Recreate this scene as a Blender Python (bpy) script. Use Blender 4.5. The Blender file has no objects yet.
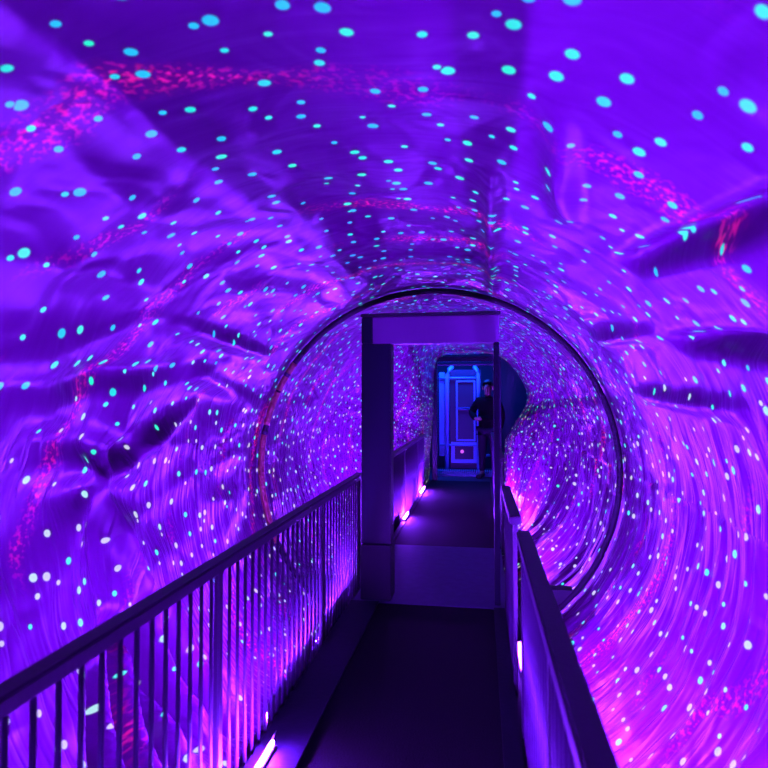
import bpy, bmesh, math, random
from mathutils import Vector, Matrix, noise
random.seed(7)
S = bpy.context.scene
COL = S.collection
PI = math.pi
R_ = math.radians

# ------------------------------------------------------------------ helpers
class MB:
    def __init__(s): s.v = []; s.f = []
    def add(s, vs, fs):
        n = len(s.v); s.v += [tuple(v) for v in vs]; s.f += [tuple(i + n for i in f) for f in fs]; return s
    def box(s, x0, x1, y0, y1, z0, z1, b=0.0):
        bm = bmesh.new(); bmesh.ops.create_cube(bm, size=1)
        for v in bm.verts:
            v.co = Vector(((x0 + x1) / 2 + v.co.x * (x1 - x0), (y0 + y1) / 2 + v.co.y * (y1 - y0), (z0 + z1) / 2 + v.co.z * (z1 - z0)))
        if b > 0: bmesh.ops.bevel(bm, geom=bm.edges[:], offset=b, segments=2, affect='EDGES', clamp_overlap=True)
        bm.verts.index_update()
        s.add([v.co[:] for v in bm.verts], [[v.index for v in f.verts] for f in bm.faces]); bm.free(); return s
    def tube(s, pts, r, n=10, closed=False, rx=None):
        pts = [Vector(p) for p in pts]; m = len(pts); vs = []
        for i, p in enumerate(pts):
            if closed: t = pts[(i + 1) % m] - pts[i - 1]
            else: t = pts[min(i + 1, m - 1)] - pts[max(i - 1, 0)]
            t.normalize()
            a = Vector((0, 0, 1)) if abs(t.z) < .9 else Vector((0, 1, 0))
            u = t.cross(a).normalized(); w = u.cross(t)
            for k in range(n):
                c = 2 * PI * k / n
                vs.append(p + u * (r * math.cos(c)) + w * ((rx or r) * math.sin(c)))
        fs = []
        for i in range(m if closed else m - 1):
            j = (i + 1) % m
            for k in range(n):
                k2 = (k + 1) % n
                fs.append((i * n + k, j * n + k, j * n + k2, i * n + k2))
        if not closed:
            fs.append(tuple(range(n))); fs.append(tuple((m - 1) * n + k for k in reversed(range(n))))
        return s.add(vs, fs)
    def build(s, name, mat, parent=None, smooth=False):
        me = bpy.data.meshes.new(name); me.from_pydata(s.v, [], s.f)
        bm = bmesh.new(); bm.from_mesh(me); bmesh.ops.recalc_face_normals(bm, faces=bm.faces[:]); bm.to_mesh(me); bm.free()
        if smooth: me.polygons.foreach_set('use_smooth', [True] * len(me.polygons))
        me.materials.append(mat)
        o = bpy.data.objects.new(name, me); COL.objects.link(o)
        if parent:
            o.parent = parent; o.location = -Vector(parent.location)   # parts are modelled in world coordinates
        return o

def thing(name, label, cat, loc, group=None):
    o = bpy.data.objects.new(name, None); o.empty_display_size = .1; COL.objects.link(o); o.location = loc
    o['label'] = label; o['category'] = cat
    if group: o['group'] = group
    return o

def struct(o, label, cat):
    o['kind'] = 'structure'; o['label'] = label; o['category'] = cat; return o

def copy_tree(o, parent=None):
    c = o.copy(); COL.objects.link(c)
    if parent: c.parent = parent
    for ch in list(o.children): copy_tree(ch, c)
    return c

# ------------------------------------------------------------------ materials
def mat(name, col, rough=.5, metal=0, spec=.5, bump=0, bscale=40, vary=.0):
    m = bpy.data.materials.new(name); m.use_nodes = True
    n = m.node_tree.nodes; l = m.node_tree.links; b = n['Principled BSDF']
    b.inputs['Base Color'].default_value = (*col, 1); b.inputs['Roughness'].default_value = rough
    b.inputs['Metallic'].default_value = metal; b.inputs['Specular IOR Level'].default_value = spec
    tc = n.new('ShaderNodeTexCoord'); nz = n.new('ShaderNodeTexNoise'); nz.inputs['Scale'].default_value = bscale; nz.inputs['Detail'].default_value = 4
    l.new(tc.outputs['Object'], nz.inputs['Vector'])
    if vary:
        mx = n.new('ShaderNodeMix'); mx.data_type = 'RGBA'
        mx.inputs['A'].default_value = (*[c * (1 - vary) for c in col], 1); mx.inputs['B'].default_value = (*[min(1, c * (1 + vary)) for c in col], 1)
        l.new(nz.outputs['Fac'], mx.inputs['Factor']); l.new(mx.outputs['Result'], b.inputs['Base Color'])
    if bump:
        bp = n.new('ShaderNodeBump'); bp.inputs['Strength'].default_value = bump; bp.inputs['Distance'].default_value = .01
        l.new(nz.outputs['Fac'], bp.inputs['Height']); l.new(bp.outputs['Normal'], b.inputs['Normal'])
    return m

def emit(name, col, st):
    m = bpy.data.materials.new(name); m.use_nodes = True
    b = m.node_tree.nodes['Principled BSDF']
    b.inputs['Base Color'].default_value = (.6, .6, .6, 1); b.inputs['Emission Color'].default_value = (*col, 1); b.inputs['Emission Strength'].default_value = st
    return m

def fabric_material():
    m = bpy.data.materials.new('satin_lining'); m.use_nodes = True
    n = m.node_tree.nodes; l = m.node_tree.links; b = n['Principled BSDF']
    def N(t, **k):
        o = n.new(t)
        for a, v in k.items(): setattr(o, a, v)
        return o
    def M(op, a, bb=None, c=None, clamp=False):
        o = N('ShaderNodeMath', operation=op); o.use_clamp = clamp
        for i, q in enumerate((a, bb, c)):
            if q is None: continue
            if isinstance(q, (int, float)): o.inputs[i].default_value = q
            else: l.new(q, o.inputs[i])
        return o.outputs[0]
    def MR(v, a, bb, c, d):
        o = N('ShaderNodeMapRange', interpolation_type='SMOOTHSTEP'); l.new(v, o.inputs['Value'])
        for k, q in zip(('From Min', 'From Max', 'To Min', 'To Max'), (a, bb, c, d)): o.inputs[k].default_value = q
        return o.outputs['Result']
    uv = N('ShaderNodeUVMap', uv_map='UVMap').outputs['UV']
    sep = N('ShaderNodeSeparateXYZ'); l.new(uv, sep.inputs[0]); u, v = sep.outputs['X'], sep.outputs['Y']
    # painted glow-in-blacklight dots
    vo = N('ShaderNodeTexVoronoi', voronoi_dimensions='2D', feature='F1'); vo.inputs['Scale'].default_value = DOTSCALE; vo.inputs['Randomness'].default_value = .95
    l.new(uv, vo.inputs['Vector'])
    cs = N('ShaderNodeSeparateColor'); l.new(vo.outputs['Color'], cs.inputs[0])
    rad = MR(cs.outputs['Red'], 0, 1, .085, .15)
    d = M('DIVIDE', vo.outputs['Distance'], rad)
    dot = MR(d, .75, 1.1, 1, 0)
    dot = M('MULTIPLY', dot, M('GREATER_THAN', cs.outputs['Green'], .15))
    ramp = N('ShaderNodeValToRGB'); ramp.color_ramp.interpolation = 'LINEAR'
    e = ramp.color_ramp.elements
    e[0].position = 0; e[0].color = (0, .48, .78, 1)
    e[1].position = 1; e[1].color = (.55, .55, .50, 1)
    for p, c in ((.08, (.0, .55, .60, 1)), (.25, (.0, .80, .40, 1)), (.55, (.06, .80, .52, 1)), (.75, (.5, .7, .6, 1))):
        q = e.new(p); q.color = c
    # dots paler and pinker lower down: brighter violet light painted into their colour
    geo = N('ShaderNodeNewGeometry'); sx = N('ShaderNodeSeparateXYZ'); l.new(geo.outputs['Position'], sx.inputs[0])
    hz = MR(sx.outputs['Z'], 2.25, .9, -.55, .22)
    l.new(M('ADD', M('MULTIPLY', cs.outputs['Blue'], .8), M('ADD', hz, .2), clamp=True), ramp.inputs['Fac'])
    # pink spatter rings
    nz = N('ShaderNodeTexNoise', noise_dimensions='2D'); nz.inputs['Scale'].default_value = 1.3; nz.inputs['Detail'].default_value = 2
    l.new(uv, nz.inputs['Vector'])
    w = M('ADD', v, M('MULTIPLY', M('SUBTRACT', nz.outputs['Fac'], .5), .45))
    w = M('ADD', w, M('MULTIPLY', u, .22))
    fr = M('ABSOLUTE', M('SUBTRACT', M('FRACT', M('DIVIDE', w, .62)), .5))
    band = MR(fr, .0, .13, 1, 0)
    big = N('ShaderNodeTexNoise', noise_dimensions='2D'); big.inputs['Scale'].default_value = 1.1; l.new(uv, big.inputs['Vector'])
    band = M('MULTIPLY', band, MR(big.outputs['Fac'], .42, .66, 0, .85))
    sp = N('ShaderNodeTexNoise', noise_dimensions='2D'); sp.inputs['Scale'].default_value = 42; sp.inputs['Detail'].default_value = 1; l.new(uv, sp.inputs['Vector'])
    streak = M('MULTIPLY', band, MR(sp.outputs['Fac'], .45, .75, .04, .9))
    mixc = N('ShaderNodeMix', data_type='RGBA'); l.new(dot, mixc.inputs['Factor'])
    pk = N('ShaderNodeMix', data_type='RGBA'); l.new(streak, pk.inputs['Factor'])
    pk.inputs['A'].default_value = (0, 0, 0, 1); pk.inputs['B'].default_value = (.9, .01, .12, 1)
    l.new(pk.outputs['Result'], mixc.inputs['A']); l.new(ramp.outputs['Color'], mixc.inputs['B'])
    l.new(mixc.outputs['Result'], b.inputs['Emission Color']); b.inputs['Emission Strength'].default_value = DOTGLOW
    bc = N('ShaderNodeMix', data_type='RGBA'); l.new(dot, bc.inputs['Factor'])
    bc.inputs['A'].default_value = (.085, .0055, .09, 1); bc.inputs['B'].default_value = (.03, .15, .05, 1)   # the glow paint soaks up violet
    l.new(bc.outputs['Result'], b.inputs['Base Color'])
    b.inputs['Roughness'].default_value = .32; b.inputs['Specular IOR Level'].default_value = .14
    # fine creases running round the drum, plus general crumple
    mp = N('ShaderNodeMapping'); mp.inputs['Scale'].default_value = (.9, 7, 1); l.new(uv, mp.inputs['Vector'])
    n1 = N('ShaderNodeTexNoise', noise_dimensions='2D'); n1.inputs['Scale'].default_value = 1.6; n1.inputs['Detail'].default_value = 2; n1.inputs['Distortion'].default_value = .4
    l.new(mp.outputs['Vector'], n1.inputs['Vector'])
    n2 = N('ShaderNodeTexNoise', noise_dimensions='2D'); n2.inputs['Scale'].default_value = 3.2; n2.inputs['Detail'].default_value = 1.5; n2.inputs['Distortion'].default_value = .8
    l.new(uv, n2.inputs['Vector'])
    rid = M('ABSOLUTE', M('SUBTRACT', n1.outputs['Fac'], .5))
    low = MR(sx.outputs['Z'], 1.9, .6, .06, 1)
    h = M('ADD', M('MULTIPLY', M('MULTIPLY', rid, low), 1.0), M('MULTIPLY', n2.outputs['Fac'], .5))
    bp = N('ShaderNodeBump'); bp.inputs['Strength'].default_value = .8; bp.inputs['Distance'].default_value = .045
    l.new(h, bp.inputs['Height']); l.new(bp.outputs['Normal'], b.inputs['Normal'])
    return m

DOTSCALE = 7.2; DOTGLOW = 1.1
LAMP = (.185, .017, 1.0); LAMPST = 3000
M_fab = fabric_material()
M_rail = mat('painted_steel', (.04, .015, .055), .45, 0, .3, bump=.1, bscale=60)
M_bar = mat('painted_steel_bars', (.055, .02, .08), .45, 0, .3)
M_carpet = mat('dark_rubber_floor', (.007, .003, .0075), .75, 0, .15, bump=.5, bscale=120, vary=.4)
M_strip = mat('grey_steel_strip', (.012, .007, .022), .55, .0, .2, bump=.15, bscale=30, vary=.2)
M_plate = mat('threshold_steel', (.09, .045, .18), .55, 0, .3, bump=.2, bscale=14, vary=.25)
M_frame = mat('dark_gloss_frame', (.006, .007, .026), .4, .0, .3, vary=.15, bscale=6)
M_lintel = mat('violet_reflection_lintel', (.22, .06, .27), .4, 0, .4, vary=.1, bscale=5)  # paler than the rest of the frame: violet reflection painted into the colour
M_hoop = mat('hoop_dark', (.02, .012, .025), .6, 0, .2)
M_tape = mat('hoop_tape', (.22, .07, .045), .5, bump=.3, bscale=50, vary=.3)
M_black = mat('black_board', (.02, .02, .03), .6)
M_housing = mat('lamp_housing', (.12, .12, .13), .5)
M_tube = emit('violet_tube', LAMP, LAMPST)
M_tube3 = emit('violet_tube_bare', LAMP, 90)
M_tube2 = emit('violet_tube_small', LAMP, 2700)
M_room = mat('exit_room_wall', (.03, .022, .06), .7, vary=.3, bscale=3)
M_blue = mat('blue_paint', (.12, .35, .75), .35, vary=.15, bscale=8)
M_bluedk = mat('dark_blue_panel', (.02, .03, .08), .5)
M_step = mat('ribbed_step', (.15, .3, .55), .4)
M_skin = mat('skin', (.25, .16, .13), .55)
M_jacket = mat('black_cloth', (.004, .003, .006), .9, 0, .1, bump=.3, bscale=80)
M_trouser = mat('dark_violet_trousers', (.025, .012, .04), .9, 0, .1, bump=.3, bscale=80)
M_hair = mat('dark_hair', (.012, .01, .012), .6)
M_shoe = mat('black_shoe', (.015, .015, .018), .4)
M_pink = emit('pink_lamp', (1, .15, .7), .7)

# ------------------------------------------------------------------ tunnel lining
CX, CZ, RR = -.395, .913, 1.52
YR, YE, YN = 5.0, 11.25, -1.6
RAIL_L, RAIL_R = -.965, .19

def sm(a, b, x):
    t = max(0, min(1, (x - a) / (b - a))); return t * t * (3 - 2 * t)
def angd(a, b): return (a - b + PI) % (2 * PI) - PI

# long soft creases in the cloth: (angle0, y0, angle1, y1, width m, depth m)
CREASES = [(41, 1.3, 48.5, 2.6, .05, -.12), (28, 2.0, 33, 2.9, .045, -.11), (156, 2.0, 150, 3.4, .07, -.055),
           (164, 2.2, 171, 3.3, .075, -.055), (150, 3.3, 158, 4.5, .06, .04),
           (174, 2.8, 160, 3.7, .055, .07), (174, 2.8, 205, 3.15, .05, .08), (203, 3.0, 228, 2.72, .05, -.32),
           (204, 2.82, 230, 2.48, .05, -.32), (202, 3.05, 228, 2.95, .055, -.3), (206, 3.2, 232, 3.2, .05, -.28), (206, 2.62, 228, 2.25, .055, -.28), (200, 2.78, 205, 2.9, .05, -.15),
           (73, 2.3, 71, 4.8, .035, .05), (66, 1.7, 60, 2.5, .06, .05), (-25, 2.3, -42, 2.5, .04, .03),
           (140, 2.9, 143, 4.4, .05, .05), (36, 3.0, 41, 4.2, .05, .05), (20, 2.6, 24, 4.0, .05, .05)]
def inward(th, y):
    """how far the cloth sags in towards the axis"""
    c, s = math.cos(th), math.sin(th)
    p = Vector((c * 1.5, y, s * 1.5))
    d = .055 * noise.noise(p * 1.1 + Vector((3, 1, 7))) + .022 * noise.noise(p * 2.7)
    low = sm(.75, -.3, s)
    # pleats running round the drum
    q = noise.noise(Vector((th * .8 + y * .25, y * 4.2, 2.0)))
    q2 = noise.noise(Vector((th * 1.1 - y * .3, y * 9.5, 9.0)))
    far = sm(4.6, 7, y)
    right = sm(-.3, .6, c)
    d += (abs(q) * -.065 + abs(q2) * -.030) * (.12 + .75 * low * right + .3 * low) * (.7 + .6 * far)
    # longitudinal ripples on the left wall
    left = sm(.2, -.7, c) * sm(5.2, 4.2, y)
    q3 = noise.noise(Vector((th * 4.2 + y * .5, y * .9, 5.0)))
    d += -.055 * abs(q3) * left
    # gathered pinch on the left wall
    ax, ay = angd(th, R_(174)) * RR, y - 2.83
    r = math.hypot(ax, ay); a = math.atan2(ax, ay)
    d += .04 * math.cos(a * 5 + .7) * math.exp(-(r / .75) ** 2) * sm(0, .25, r)
    for a0, y0, a1, y1, w, dep in CREASES:
        x0, x1 = R_(a0) * RR, R_(a1) * RR
        X = R_((a0 + a1) / 2) * RR + angd(th, R_((a0 + a1) / 2)) * RR
        dx, dy = x1 - x0, y1 - y0; L2 = dx * dx + dy * dy
        t = ((X - x0) * dx + (y - y0) * dy) / L2; tc = max(0, min(1, t))
        ex, ey = X - x0 - dx * tc, y - y0 - dy * tc
        dist2 = ex * ex + ey * ey
        if dist2 < w * w * 9: d += dep * math.exp(-dist2 / (w * w)) * math.sin(PI * (.12 + .76 * tc))
    return d
# mouth of the tunnel at the far end: the cloth is gathered in round the exit
EC = (0.0, 1.45)
END = [(0.86, 1.45), (.80, 1.8), (.6, 2.12), (.3, 2.33), (0, 2.36), (-.4, 2.36), (-.74, 2.33), (-.85, 2.15), (-.86, 1.45), (-.88, .9), (-.93, .2),
       (-.98, -.1),
       (-1.15, -.45), (-.5, -.62), (.2, -.6), (.42, -.4), (.40, .2), (.42, .75), (.60, 1.06)]
for _ in range(2):
    END = [q for a, b in zip(END, END[1:] + END[:1]) for q in ((a[0] * .75 + b[0] * .25, a[1] * .75 + b[1] * .25), (a[0] * .25 + b[0] * .75, a[1] * .25 + b[1] * .75))]
def end_pt(k, n):
    f = k / n * len(END); i = int(f); t = f - i
    a, b = END[i % len(END)], END[(i + 1) % len(END)]
    return a[0] + (b[0] - a[0]) * t, a[1] + (b[1] - a[1]) * t
def lining(name, y0, y1, ny, nt, funnel):
    vs, uvs = [], []
    # resample the end outline by angle about the drum axis
    ends = None
    if funnel:
        dense = [end_pt(k, 1440) for k in range(1440)]
        ends = []
        for j in range(nt):
            th = 2 * PI * j / nt
            best = min(dense, key=lambda p: abs(angd(math.atan2(p[1] - CZ, p[0] - CX), th)))
            ends.append(best)
    for i in range(ny + 1):
        y = y0 + (y1 - y0) * i / ny
        for j in range(nt):
            th = 2 * PI * j / nt
            fade = 1
            if not funnel: fade = sm(4.98, 4.7, y)
            else: fade = sm(5.02, 5.3, y)
            r = RR - inward(th, y) * fade
            x, z = CX + r * math.cos(th), CZ + r * math.sin(th)
            if funnel:
                g = sm(6.6, YE, y) ** 1.15
                ex, ez = ends[j]
                x += (ex - (CX + RR * math.cos(th))) * g; z += (ez - (CZ + RR * math.sin(th))) * g
            vs.append((x, y, z))
    fs = []
    for i in range(ny):
        for j in range(nt):
            j2 = (j + 1) % nt
            fs.append((i * nt + j, i * nt + j2, (i + 1) * nt + j2, (i + 1) * nt + j))
    me = bpy.data.meshes.new(name); me.from_pydata(vs, [], fs)
    me.polygons.foreach_set('use_smooth', [True] * len(fs))
    ul = me.uv_layers.new(name='UVMap'); flat = []
    for i in range(ny):
        ya, yb = y0 + (y1 - y0) * i / ny, y0 + (y1 - y0) * (i + 1) / ny
        for j in range(nt):
            ua, ub = 2 * PI * RR * j / nt, 2 * PI * RR * (j + 1) / nt
            flat += [ua, ya, ub, ya, ub, yb, ua, yb]
    ul.data.foreach_set('uv', flat)
    me.materials.append(M_fab)
    o = bpy.data.objects.new(name, me); COL.objects.link(o)
    return o
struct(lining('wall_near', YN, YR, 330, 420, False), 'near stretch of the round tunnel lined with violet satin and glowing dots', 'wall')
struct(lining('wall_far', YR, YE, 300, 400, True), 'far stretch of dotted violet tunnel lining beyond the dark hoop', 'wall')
# closed end behind the camera
mb = MB(); n = 64
mb.add([(CX + 1.66 * math.cos(2 * PI * k / n), YN - .02, CZ + 1.66 * math.sin(2 * PI * k / n)) for k in range(n)] +
       [(CX + 1.66 * math.cos(2 * PI * k / n), YN - .06, CZ + 1.66 * math.sin(2 * PI * k / n)) for k in range(n)],
       [tuple(range(n)), tuple(reversed(range(n, 2 * n)))] + [(k, (k + 1) % n, n + (k + 1) % n, n + k) for k in range(n)])
struct(mb.build('wall_back', M_black), 'dark wall closing the tunnel behind the viewer', 'wall')

# ------------------------------------------------------------------ hoop
hoop = thing('hoop', 'big dark round hoop of tape-wrapped tube joining the two tunnel sections', 'hoop', (CX, YR, CZ - 1.5))
HR = 1.485
def arc(a0, a1, n, r=HR, y=YR): return [(CX + r * math.cos(R_(a0 + (a1 - a0) * k / n)), y, CZ + r * math.sin(R_(a0 + (a1 - a0) * k / n))) for k in range(n + 1)]
mb = MB(); mb.tube(arc(0, 360, 180)[:-1], .025, 12, closed=True); mb.build('tube', M_hoop, hoop, True)
t_ = MB().tube(arc(143, 166, 24), .028, 12).build('tape_wrap', M_tape, hoop, True); t_['label'] = 'reddish tape wrap'
t_ = MB().tube(arc(169, 206, 34), .028, 12).build('tape_wrap', M_tape, hoop, True); t_['label'] = 'reddish tape wrap'
for a in (147, 168): MB().tube(arc(a, a + 1.3, 3), .03, 12).build('clamp', M_rail, hoop, True)

# ------------------------------------------------------------------ floor
struct(MB().box(-.74, .09, -1.5, 4.38, -.06, .0).build('floor_near', M_carpet), 'near stretch of dark rubber walkway floor', 'floor')
struct(MB().box(-.90, .20, 6.15, 11.15, -.06, .0).build('floor_far', M_carpet), 'far stretch of dark walkway floor leading to the exit', 'floor')
struct(MB().box(-.94, .20, 4.38, 6.15, -.08, .004, .004).build('floor_plate', M_plate), 'bare grey threshold plate in the walkway under the portal', 'floor')
struct(MB().box(-.945, -.74, -1.5, 4.38, -.06, .012).box(-1.025, -.945, -1.5, 4.38, -.06, -.045).build('trim_1', M_strip), 'grey metal strip along the left edge of the near walkway', 'trim')
struct(MB().box(.09, .17, -1.5, 4.38, -.06, .012).box(.17, .31, -1.5, 4.38, -.06, -.045).build('trim_2', M_strip), 'grey metal strip along the right edge of the near walkway', 'trim')
struct(MB().box(-.945, -.90, 6.15, 11.15, -.06, .012).box(-1.012, -.945, 6.15, 11.15, -.06, -.045).build('trim_3', M_strip), 'grey metal strip along the left edge of the far walkway', 'trim')
struct(MB().box(.17, .20, 6.15, 11.15, -.06, .012).box(.20, .31, 6.15, 11.15, -.06, -.045).build('trim_4', M_strip), 'grey metal strip along the right edge of the far walkway', 'trim')
# fixed plate that fills the hoop below floor level
mb = MB(); z0 = -.025; a0 = math.asin((z0 - CZ) / 1.46); pts = []
for k in range(41):
    a = (PI - a0) + (2 * PI + a0 - (PI - a0)) * k / 40
    pts.append((CX + 1.46 * math.cos(a), CZ + 1.46 * math.sin(a)))
m_ = len(pts)
mb.add([(x, YR - .02, z) for x, z in pts] + [(x, YR + .10, z) for x, z in pts],
       [tuple(range(m_)), tuple(reversed(range(m_, 2 * m_)))] + [(k, (k + 1) % m_, m_ + (k + 1) % m_, m_ + k) for k in range(m_)])
struct(mb.build('wall_below_floor', M_black), 'dark plate filling the bottom of the hoop below the walkway', 'wall')

# ------------------------------------------------------------------ railings
def railing(label, x, y0, y1, posts, group='dark metal railings along the walkway', step=.08, h=.88, z0=-.045):
    t = thing('railing', label, 'railing', (x, (y0 + y1) / 2, 0), group)
    MB().box(x - .031, x + .031, y0, y1, h - .025, h + .02, .007).build('handrail', M_rail, t)
    MB().box(x - .010, x + .010, y0, y1, z0 + .0, z0 + .035, .004).build('bottom_rail', M_rail, t)
    for y in posts: MB().box(x - .011, x + .011, y - .02, y + .02, -.045, h - .02, .004).build('post', M_rail, t)
    n = int((y1 - y0) / step); first = None
    for k in range(n):
        y = y0 + step * (k + .5)
        if min(abs(y - p) for p in posts) < .03: continue
        if first is None:
            first = MB().tube([(x, y, z0 + .02), (x, y, h - .02)], .0075, 8).build('baluster', M_bar, t, True); yb = y
        else:
            b = first.copy(); COL.objects.link(b); b.parent = t; b.location = first.location + Vector((0, y - yb, 0))
    return t
railing('near left railing of thin upright bars, sweeping in from the left edge', RAIL_L, .35, 4.80, (.6, 2.13, 3.61, 4.78))
railing('far left railing of close upright bars beyond the portal', RAIL_L, 6.2, 10.4, (6.22, 7.7, 9.3, 10.38))
railing('near right railing closest to the viewer at the bottom right', RAIL_R, .35, 2.80, (.6, 1.7, 2.78))
railing('short right railing between the nearest right railing and the portal', RAIL_R - .012, 3.22, 4.36, (3.24, 4.34), h=.862)
railing('far right railing beyond the portal, leading to the exit', RAIL_R + .03, 6.2, 11.1, (6.22, 7.7, 9.3, 11.08))

# ------------------------------------------------------------------ portal in mid tunnel
pf = thing('portal_frame', 'dark rectangular portal frame standing over the walkway at the hoop', 'portal', (-.4, 4.5, 0))
MB().box(-.885, -.66, 4.45, 4.60, .41, 1.912, .006).build('pillar', M_frame, pf)
MB().box(-.885, -.655, 4.42, 4.62, .004, .41, .006).build('base', M_black, pf)
MB().box(.10, .14, 4.45, 4.60, .004, 1.912, .004).build('slim_post', M_frame, pf)
lt = MB().box(-.80, .14, 4.45, 4.60, 1.912, 2.115, .006).build('lintel', M_lintel, pf)
lt['label'] = 'lintel panel with reflected violet light painted in'
MB().box(-.885, -.80, 4.45, 4.60, 1.912, 2.115, .006).build('corner_block', M_frame, pf)  # darker end of the lintel, without the painted reflection
MB().box(-.89, .15, 4.44, 4.61, 2.115, 2.14, .004).build('top_cap', M_black, pf)

# ------------------------------------------------------------------ exit doorway
ef = thing('exit_doorway', 'narrow dark door frame around the blue-lit exit at the tunnel end', 'door frame', (-.3, 11.2, 0))
MB().box(-.88, -.79, 11.17, 11.32, .0, 2.20, .006).build('jamb', M_frame, ef)
MB().box(.30, .38, 11.17, 11.32, .0, 2.20, .006).build('jamb', M_frame, ef)
MB().box(-.88, .38, 11.17, 11.32, 2.20, 2.29, .006).build('header', M_frame, ef)
MB().box(-.79, .30, 11.24, 11.30, 2.13, 2.155, .003).build('top_rail', M_plate, ef)

# ------------------------------------------------------------------ exit room
RX0, RX1, RY1, RZ1 = -1.7, 1.5, 13.4, 2.75
struct(MB().box(RX0, RX1, 11.15, RY1, -.10, -.005).build('floor_exit', M_room), 'dark floor of the blue-lit exit room', 'floor')
struct(MB().box(RX0, RX1, RY1, RY1 + .1, -.1, RZ1).build('wall_exit', M_room), 'back wall of the blue-lit exit room', 'wall')
struct(MB().box(RX0 - .1, RX0, 11.35, RY1 + .1, -.1, RZ1).build('wall_left', M_room), 'left wall of the exit room', 'wall')
struct(MB().box(RX1, RX1 + .1, 11.35, RY1 + .1, -.1, RZ1).build('wall_right', M_room), 'right wall of the exit room', 'wall')
struct(MB().box(RX0 - .1, RX1 + .1, 11.35, RY1 + .1, RZ1, RZ1 + .1).build('ceiling', M_room), 'ceiling of the exit room', 'ceiling')

g = thing('tubular_gate', 'tall blue tubular gate with small windows filling the lit exit room', 'gate', (-.4, 12.3, 0))
GY = 12.2
def bend(x, dx): return [(x, GY, .06), (x, GY, 1.85), (x + dx * .15, GY, 2.0), (x + dx * .4, GY + .03, 2.1), (x + dx, GY + .1, 2.16)]
MB().tube(bend(-.66, .10), .045, 12).build('upright', M_blue, g, True)
MB().tube(bend(-.03, -.08), .040, 12).build('upright', M_blue, g, True)
MB().box(-.82, -.71, GY + .02, GY + .06, .35, 2.05, .01).build('side_panel', M_blue, g)
MB().box(-.60, .02, GY + .04, GY + .06, .05, 2.1, .004).build('back_panel', M_bluedk, g)
def window(x0, x1, z0, z1, w=.035):
    f = MB()
    f.box(x0, x1, GY - .02, GY + .03, z1 - w, z1, .006); f.box(x0, x1, GY - .02, GY + .03, z0, z0 + w, .006)
    f.box(x0, x0 + w, GY - .02, GY + .03, z0 + w, z1 - w, .004); f.box(x1 - w, x1, GY - .02, GY + .03, z0 + w, z1 - w, .004)
    o = f.build('window_frame', M_blue, g)
    p = MB().box(x0 + w, x1 - w, GY + .01, GY + .03, z0 + w, z1 - w).build('pane', M_bluedk)
    p.parent = o; p.location = (0, 0, 0)
    return o
window(-.48, -.09, 1.30, 1.88); window(-.48, -.09, .66, 1.33); w3 = window(-.58, -.06, .22, .64, .075)
pl = MB().tube([(-.36, GY - .0, .45), (-.36, GY - .03, .45)], .035, 12).build('pink_lamp', M_pink); pl.parent = w3; pl.location = (0, 0, 0)
pl['label'] = 'small glowing pink lamp'
for z in (1.93, .58): MB().tube([(-.82, GY - .01, z), (-.03, GY - .01, z)], .022, 10).build('rung', M_blue, g, True)
MB().tube([(.02, GY, .75), (.02, GY, .42), (.06, GY, .38), (.2, GY, .38)], .025, 10).build('foot_bracket', M_blue, g, True)
st = MB(); st.box(-.86, .26, 11.84, 12.14, -.005, .03)
for k in range(26): st.box(-.85 + k * .0425, -.826 + k * .0425, 11.83, 12.13, .03, .10, .004)
so = st.build('ribbed_step', M_step); so['label'] = 'low ribbed blue step at the foot of the exit gate'; so['category'] = 'step'

# ------------------------------------------------------------------ violet light bars along the walkway edges
proto = None
def light_bar(x, y, label, L=.8, z=-.045, flip=False):
    global proto
    if proto is None:
        t = thing('light_bar', label, 'lamp', (0, 0, 0), 'violet light bars along the walkway edges')
        MB().box(-.016, .016, -.4, .4, 0, .022, .004).build('housing', M_housing, t)
        MB().tube([(0, -.385, .034), (0, .385, .034)], .008, 8).build('tube', M_tube, t, True)['label'] = 'bright glowing tube'
        MB().box(.024, .028, -.4, .4, 0, .125).build('light_shield', M_housing, t)  # added fin, blocks the tube's light towards the walkway and mid ceiling
        for s in (-.39, .39): MB().box(-.015, .015, s - .012, s + .012, .02, .05, .003).build('end_cap', M_housing, t)
        proto = t
    else: t = copy_tree(proto)
    if y > 7:
        for c in list(t.children):
            if c.name.startswith('light_shield'): bpy.data.objects.remove(c)
    t.location = (x, y, z); t.scale = (1, L / .8, 1); t.rotation_euler = (0, 0, PI if flip else 0); t['label'] = label
    return t
LX, RX = -1.006, .285
for y, L, lab in ((-.6, .8, 'added unseen light bar at the left walkway edge behind the viewer'),  # added out of view to light the foreground
                  (.5, .7, 'light bar at the left walkway edge below the nearest railing end'),
                  (3.05, .7, 'light bar behind the middle of the near left railing'),
                  (3.95, .7, 'light bar at the left edge just before the portal'),
                  (6.7, .9, 'first light bar beyond the portal along the left railing'),
                  (8.05, 1.1, 'second light bar beyond the portal along the left railing'),
                  (9.25, .8, 'last light bar before the exit along the left railing')):
    light_bar(LX, y, lab, L)
for y, L, lab in ((-.6, .8, 'added unseen light bar at the right walkway edge behind the viewer'),  # also added behind the camera for foreground light
                  (.6, .7, 'light bar outside the nearest end of the near right railing'),
                  (1.45, .75, 'light bar outside the middle of the near right railing'),
                  (2.3, .75, 'light bar outside the far end of the near right railing'),
                  (3.1, .6, 'added light bar outside the gap between the two right railings'),  # extra bar added to brighten the lower right cloth
                  (3.95, .6, 'light bar outside the short right railing just before the portal'),
                  (6.5, .6, 'first light bar beyond the portal along the right railing'),
                  (8.5, .8, 'second light bar beyond the portal along the right railing'),
                  (9.95, 1.0, 'last light bar before the exit along the right railing')):
    light_bar(RX, y, lab, L, flip=True)

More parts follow.
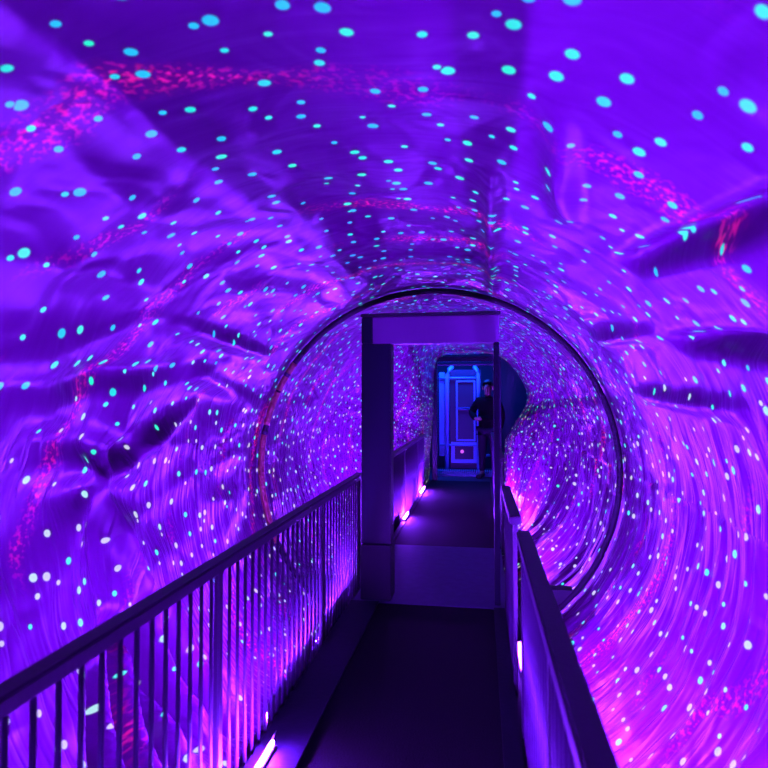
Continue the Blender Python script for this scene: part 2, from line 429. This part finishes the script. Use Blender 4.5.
# smaller bars on the deck just inside the left railing, hooded towards the wall
inner = None
for x, y, L, lab in ((-.875, 2.08, .8, 'small hooded light bar on the left deck strip at the bottom of the picture'),
                     (-.875, .6, .8, 'small added hooded light bar on the left deck strip beside the viewer'),  # added out of view, lifts the ceiling between the rail shadows
                     (-.922, 7.5, .4, 'small bare light bar on the far left deck strip, nearer the portal'),
                     (-.922, 9.7, .55, 'small bare light bar on the far left deck strip, nearer the exit')):
    if inner is None:
        inner = thing('deck_light', lab, 'lamp', (0, 0, 0), 'small light bars on the left deck strip')
        MB().box(-.014, .014, -.4, .4, 0, .020, .003).build('housing', M_housing, inner)
        MB().tube([(0, -.39, .030), (0, .39, .030)], .010, 8).build('tube', M_tube2, inner, True)['label'] = 'bright glowing tube'
        h = MB(); h.add([(-.018, -.4, 0), (-.014, -.4, 0), (.017, -.4, .075), (.013, -.4, .075), (-.018, .4, 0), (-.014, .4, 0), (.017, .4, .075), (.013, .4, .075)],
                        [(0, 1, 2, 3), (7, 6, 5, 4), (0, 4, 5, 1), (1, 5, 6, 2), (2, 6, 7, 3), (3, 7, 4, 0)])
        h.build('hood', M_housing, inner); t = inner  # added hood, shaped to keep light off the rail shadow overhead
    else: t = copy_tree(inner)
    if y > 7:
        for c in list(t.children):
            if c.name.startswith('hood'): bpy.data.objects.remove(c)
    t.location = (x, y, .0125); t.scale = (1, L / .8, 1); t['label'] = lab
# one bare bar standing in the gap of the right railing
t = thing('deck_light', 'bare light bar glimpsed through the gap between the two right railings', 'lamp', (.232, 3.62, -.045))
MB().box(.216, .248, 3.45, 3.79, -.045, -.02, .003).build('housing', M_housing, t)
MB().tube([(.232, 3.46, .0), (.232, 3.78, .0)], .018, 8).build('tube', M_tube3, t, True)

# blue lamp of the exit room
def area(name, loc, rot, size, col, e):
    ld = bpy.data.lights.new(name, 'AREA'); ld.shape = 'RECTANGLE'; ld.size, ld.size_y = size; ld.color = col; ld.energy = e
    o = bpy.data.objects.new(name, ld); COL.objects.link(o); o.location = loc; o.rotation_euler = rot; return o
area('exit_room_lamp', (-.5, 11.85, 2.6), (R_(10), 0, 0), (1.6, .4), (.008, .07, 1), 110)

# ------------------------------------------------------------------ person in the exit
def skin_body(name, joints, bones, material, sub=2, root=0, parent=None):
    me = bpy.data.meshes.new(name); me.from_pydata([j[0] for j in joints], bones, [])
    o = bpy.data.objects.new(name, me); COL.objects.link(o)
    md = o.modifiers.new('skin', 'SKIN'); md.use_smooth_shade = True
    for i, j in enumerate(joints):
        sv = me.skin_vertices[0].data[i]; r = j[1]; sv.radius = r if isinstance(r, tuple) else (r, r); sv.use_root = (i == root)
    ss = o.modifiers.new('sub', 'SUBSURF'); ss.levels = sub; ss.render_levels = sub
    me.materials.append(material)
    dg = bpy.context.evaluated_depsgraph_get(); ev = o.evaluated_get(dg)
    nm = bpy.data.meshes.new_from_object(ev); nm.name = name
    nm.polygons.foreach_set('use_smooth', [True] * len(nm.polygons))
    o.modifiers.clear(); o.data = nm
    if not nm.materials: nm.materials.append(material)
    if parent: o.parent = parent
    return o
# local frame: z up, faces -y (towards the viewer); +x is image right
PJ = {'pel': ((0, 0, .95), (.15, .11)), 'wai': ((0, .0, 1.10), (.135, .10)), 'che': ((0, .0, 1.32), (.165, .115)), 'nb': ((0, .01, 1.47), (.075, .07)),
      'nk': ((0, 0, 1.54), (.055, .055)), 'hd': ((0, -.02, 1.63), (.075, .09)), 'ht': ((0, -.01, 1.73), (.07, .085)),
      'sL': ((-.175, 0, 1.42), .062), 'eL': ((-.30, -.02, 1.19), .045), 'wL': ((-.17, -.22, 1.09), .030), 'hL': ((-.12, -.27, 1.10), (.036, .02)),
      'sR': ((.175, 0, 1.42), .062), 'eR': ((.25, .0, 1.14), .045), 'wR': ((.23, -.09, .90), .030), 'hR': ((.225, -.12, .82), (.02, .036)),
      'thL': ((-.09, 0, .87), .095), 'kL': ((-.10, -.02, .50), .062), 'aL': ((-.11, .01, .10), .042), 'fL': ((-.12, -.14, .05), (.042, .035)),
      'thR': ((.09, 0, .87), .095), 'kR': ((.11, -.02, .50), .062), 'aR': ((.12, .01, .10), .042), 'fR': ((.14, -.14, .05), (.042, .035))}
BN = [('pel', 'wai'), ('wai', 'che'), ('che', 'nb'), ('nb', 'nk'), ('nk', 'hd'), ('hd', 'ht'), ('che', 'sL'), ('sL', 'eL'), ('eL', 'wL'), ('wL', 'hL'),
      ('che', 'sR'), ('sR', 'eR'), ('eR', 'wR'), ('wR', 'hR'), ('pel', 'thL'), ('thL', 'kL'), ('kL', 'aL'), ('aL', 'fL'), ('pel', 'thR'), ('thR', 'kR'), ('kR', 'aR'), ('aR', 'fR')]
def sub_body(keys, grow, extra=()):
    ks = [k for k in PJ if k in keys]; ix = {k: i for i, k in enumerate(ks)}
    js = [(PJ[k][0], tuple(q + grow for q in (PJ[k][1] if isinstance(PJ[k][1], tuple) else (PJ[k][1],) * 2))) for k in ks]
    return js, [(ix[a], ix[b]) for a, b in BN if a in ix and b in ix]
person = thing('person', 'person in black jacket and dark trousers standing in the blue exit, one elbow out', 'person', (.15, 11.70, -.005))
js, bs = sub_body(set(PJ), 0)
ix = list(PJ)
# fingers on both hands
for hk, wk, side, across in (('hL', 'wL', Vector((.05, -.045, .0)), Vector((0, 0, 1))), ('hR', 'wR', Vector((0, -.03, -.085)), Vector((0, 1, 0)))):
    h = Vector(PJ[hk][0]); dr = side.normalized()
    for q, (off, ln) in enumerate(((-.026, .060), (-.009, .072), (.009, .068), (.026, .052))):
        b0 = h + across * off + dr * .03; m1 = b0 + dr * ln * .55; m2 = m1 + (dr + Vector((0, .5, -.2))).normalized() * ln * .5
        i0 = len(js); js += [(b0[:], (.009, .009)), (m1[:], (.0085, .0085)), (m2[:], (.0075, .0075))]
        bs += [(ix.index(hk), i0), (i0, i0 + 1), (i0 + 1, i0 + 2)]
    b0 = h - across * .035; m1 = b0 - across * .025 + dr * .03
    i0 = len(js); js += [(b0[:], (.011, .011)), (m1[:], (.009, .009))]; bs += [(ix.index(hk), i0), (i0, i0 + 1)]
body = skin_body('body', js, bs, M_skin, 1, 0, person)
# face: nose, ears, eyes, mouth
fb = MB(); 
fb.add([(-.014, -.098, 1.655), (.014, -.098, 1.655), (0, -.128, 1.625), (-.018, -.10, 1.617), (.018, -.10, 1.617), (0, -.10, 1.69)], [(0, 3, 2), (1, 2, 4), (0, 2, 5), (1, 5, 2), (3, 4, 2)])
fb.build('nose', M_skin, None, True).parent = person
for s in (-1, 1):
    MB().tube([(s * .078, -.02, 1.69), (s * .092, -.01, 1.665), (s * .085, -.015, 1.62)], .013, 8).build('ear', M_skin, None, True).parent = person
    MB().tube([(s * .032 - .012, -.104, 1.685), (s * .032 + .012, -.104, 1.685)], .007, 8).build('eye', M_black, None, True).parent = person
MB().tube([(-.024, -.103, 1.585), (0, -.108, 1.583), (.024, -.103, 1.585)], .006, 8).build('mouth', M_tape, None, True).parent = person
tj, tb = sub_body({'pel', 'wai', 'che', 'nb', 'sL', 'eL', 'wL', 'sR', 'eR', 'wR'}, .022)
tj.append(((0, 0, .80), (.20, .16))); tb.append((0, len(tj) - 1))
skin_body('jacket', tj, tb, M_jacket, 2, 0, person)
tj, tb = sub_body({'pel', 'thL', 'kL', 'aL', 'thR', 'kR', 'aR'}, .016)
skin_body('trousers', tj, tb, M_trouser, 2, 0, person)
# hair cap
bm = bmesh.new(); bmesh.ops.create_uvsphere(bm, u_segments=24, v_segments=16, radius=1)
kill = [v for v in bm.verts if (v.co.y < -.35 and v.co.z < .45) or v.co.z < -.55]
bmesh.ops.delete(bm, geom=kill, context='VERTS')
for v in bm.verts: v.co = Vector((v.co.x * .093, -.005 + v.co.y * .112, 1.70 + v.co.z * .115))
bm.verts.index_update()
MB().add([v.co[:] for v in bm.verts], [[v.index for v in f.verts] for f in bm.faces]).build('hair', M_hair, None, True).parent = person; bm.free()
for s, x in ((-1, -.118), (1, .135)):
    mb = MB(); mb.tube([(x - s * .0, .05, .05), (x, -.03, .055), (x + s * .006, -.13, .045), (x + s * .01, -.19, .035)], .050, 12, rx=.042); mb.build('shoe', M_shoe, None, True).parent = person
person.scale = (1.08, 1.05, 1.04); person.rotation_euler = (0, 0, R_(-14))

# ------------------------------------------------------------------ camera, world
W = bpy.data.worlds.new('World'); S.world = W; W.use_nodes = True
W.node_tree.nodes['Background'].inputs['Color'].default_value = (0, 0, 0, 1)
cd = bpy.data.cameras.new('camera'); cam = bpy.data.objects.new('camera', cd); COL.objects.link(cam); S.camera = cam
cd.sensor_width = 36; cd.lens = 36 * 600 / 768; cd.clip_start = .02
yaw = math.atan(96 / 600); pit = R_(1.508)
cam.location = (0, 0, 1.49); cam.rotation_euler = (PI / 2 + pit, 0, yaw)
cd.dof.use_dof = True; cd.dof.focus_distance = 5.2; cd.dof.aperture_fstop = 2.8
S.view_settings.view_transform = 'Standard'; S.view_settings.look = 'None'; S.view_settings.gamma = 1
S.view_settings.use_curve_mapping = False; S.view_settings.exposure = 0
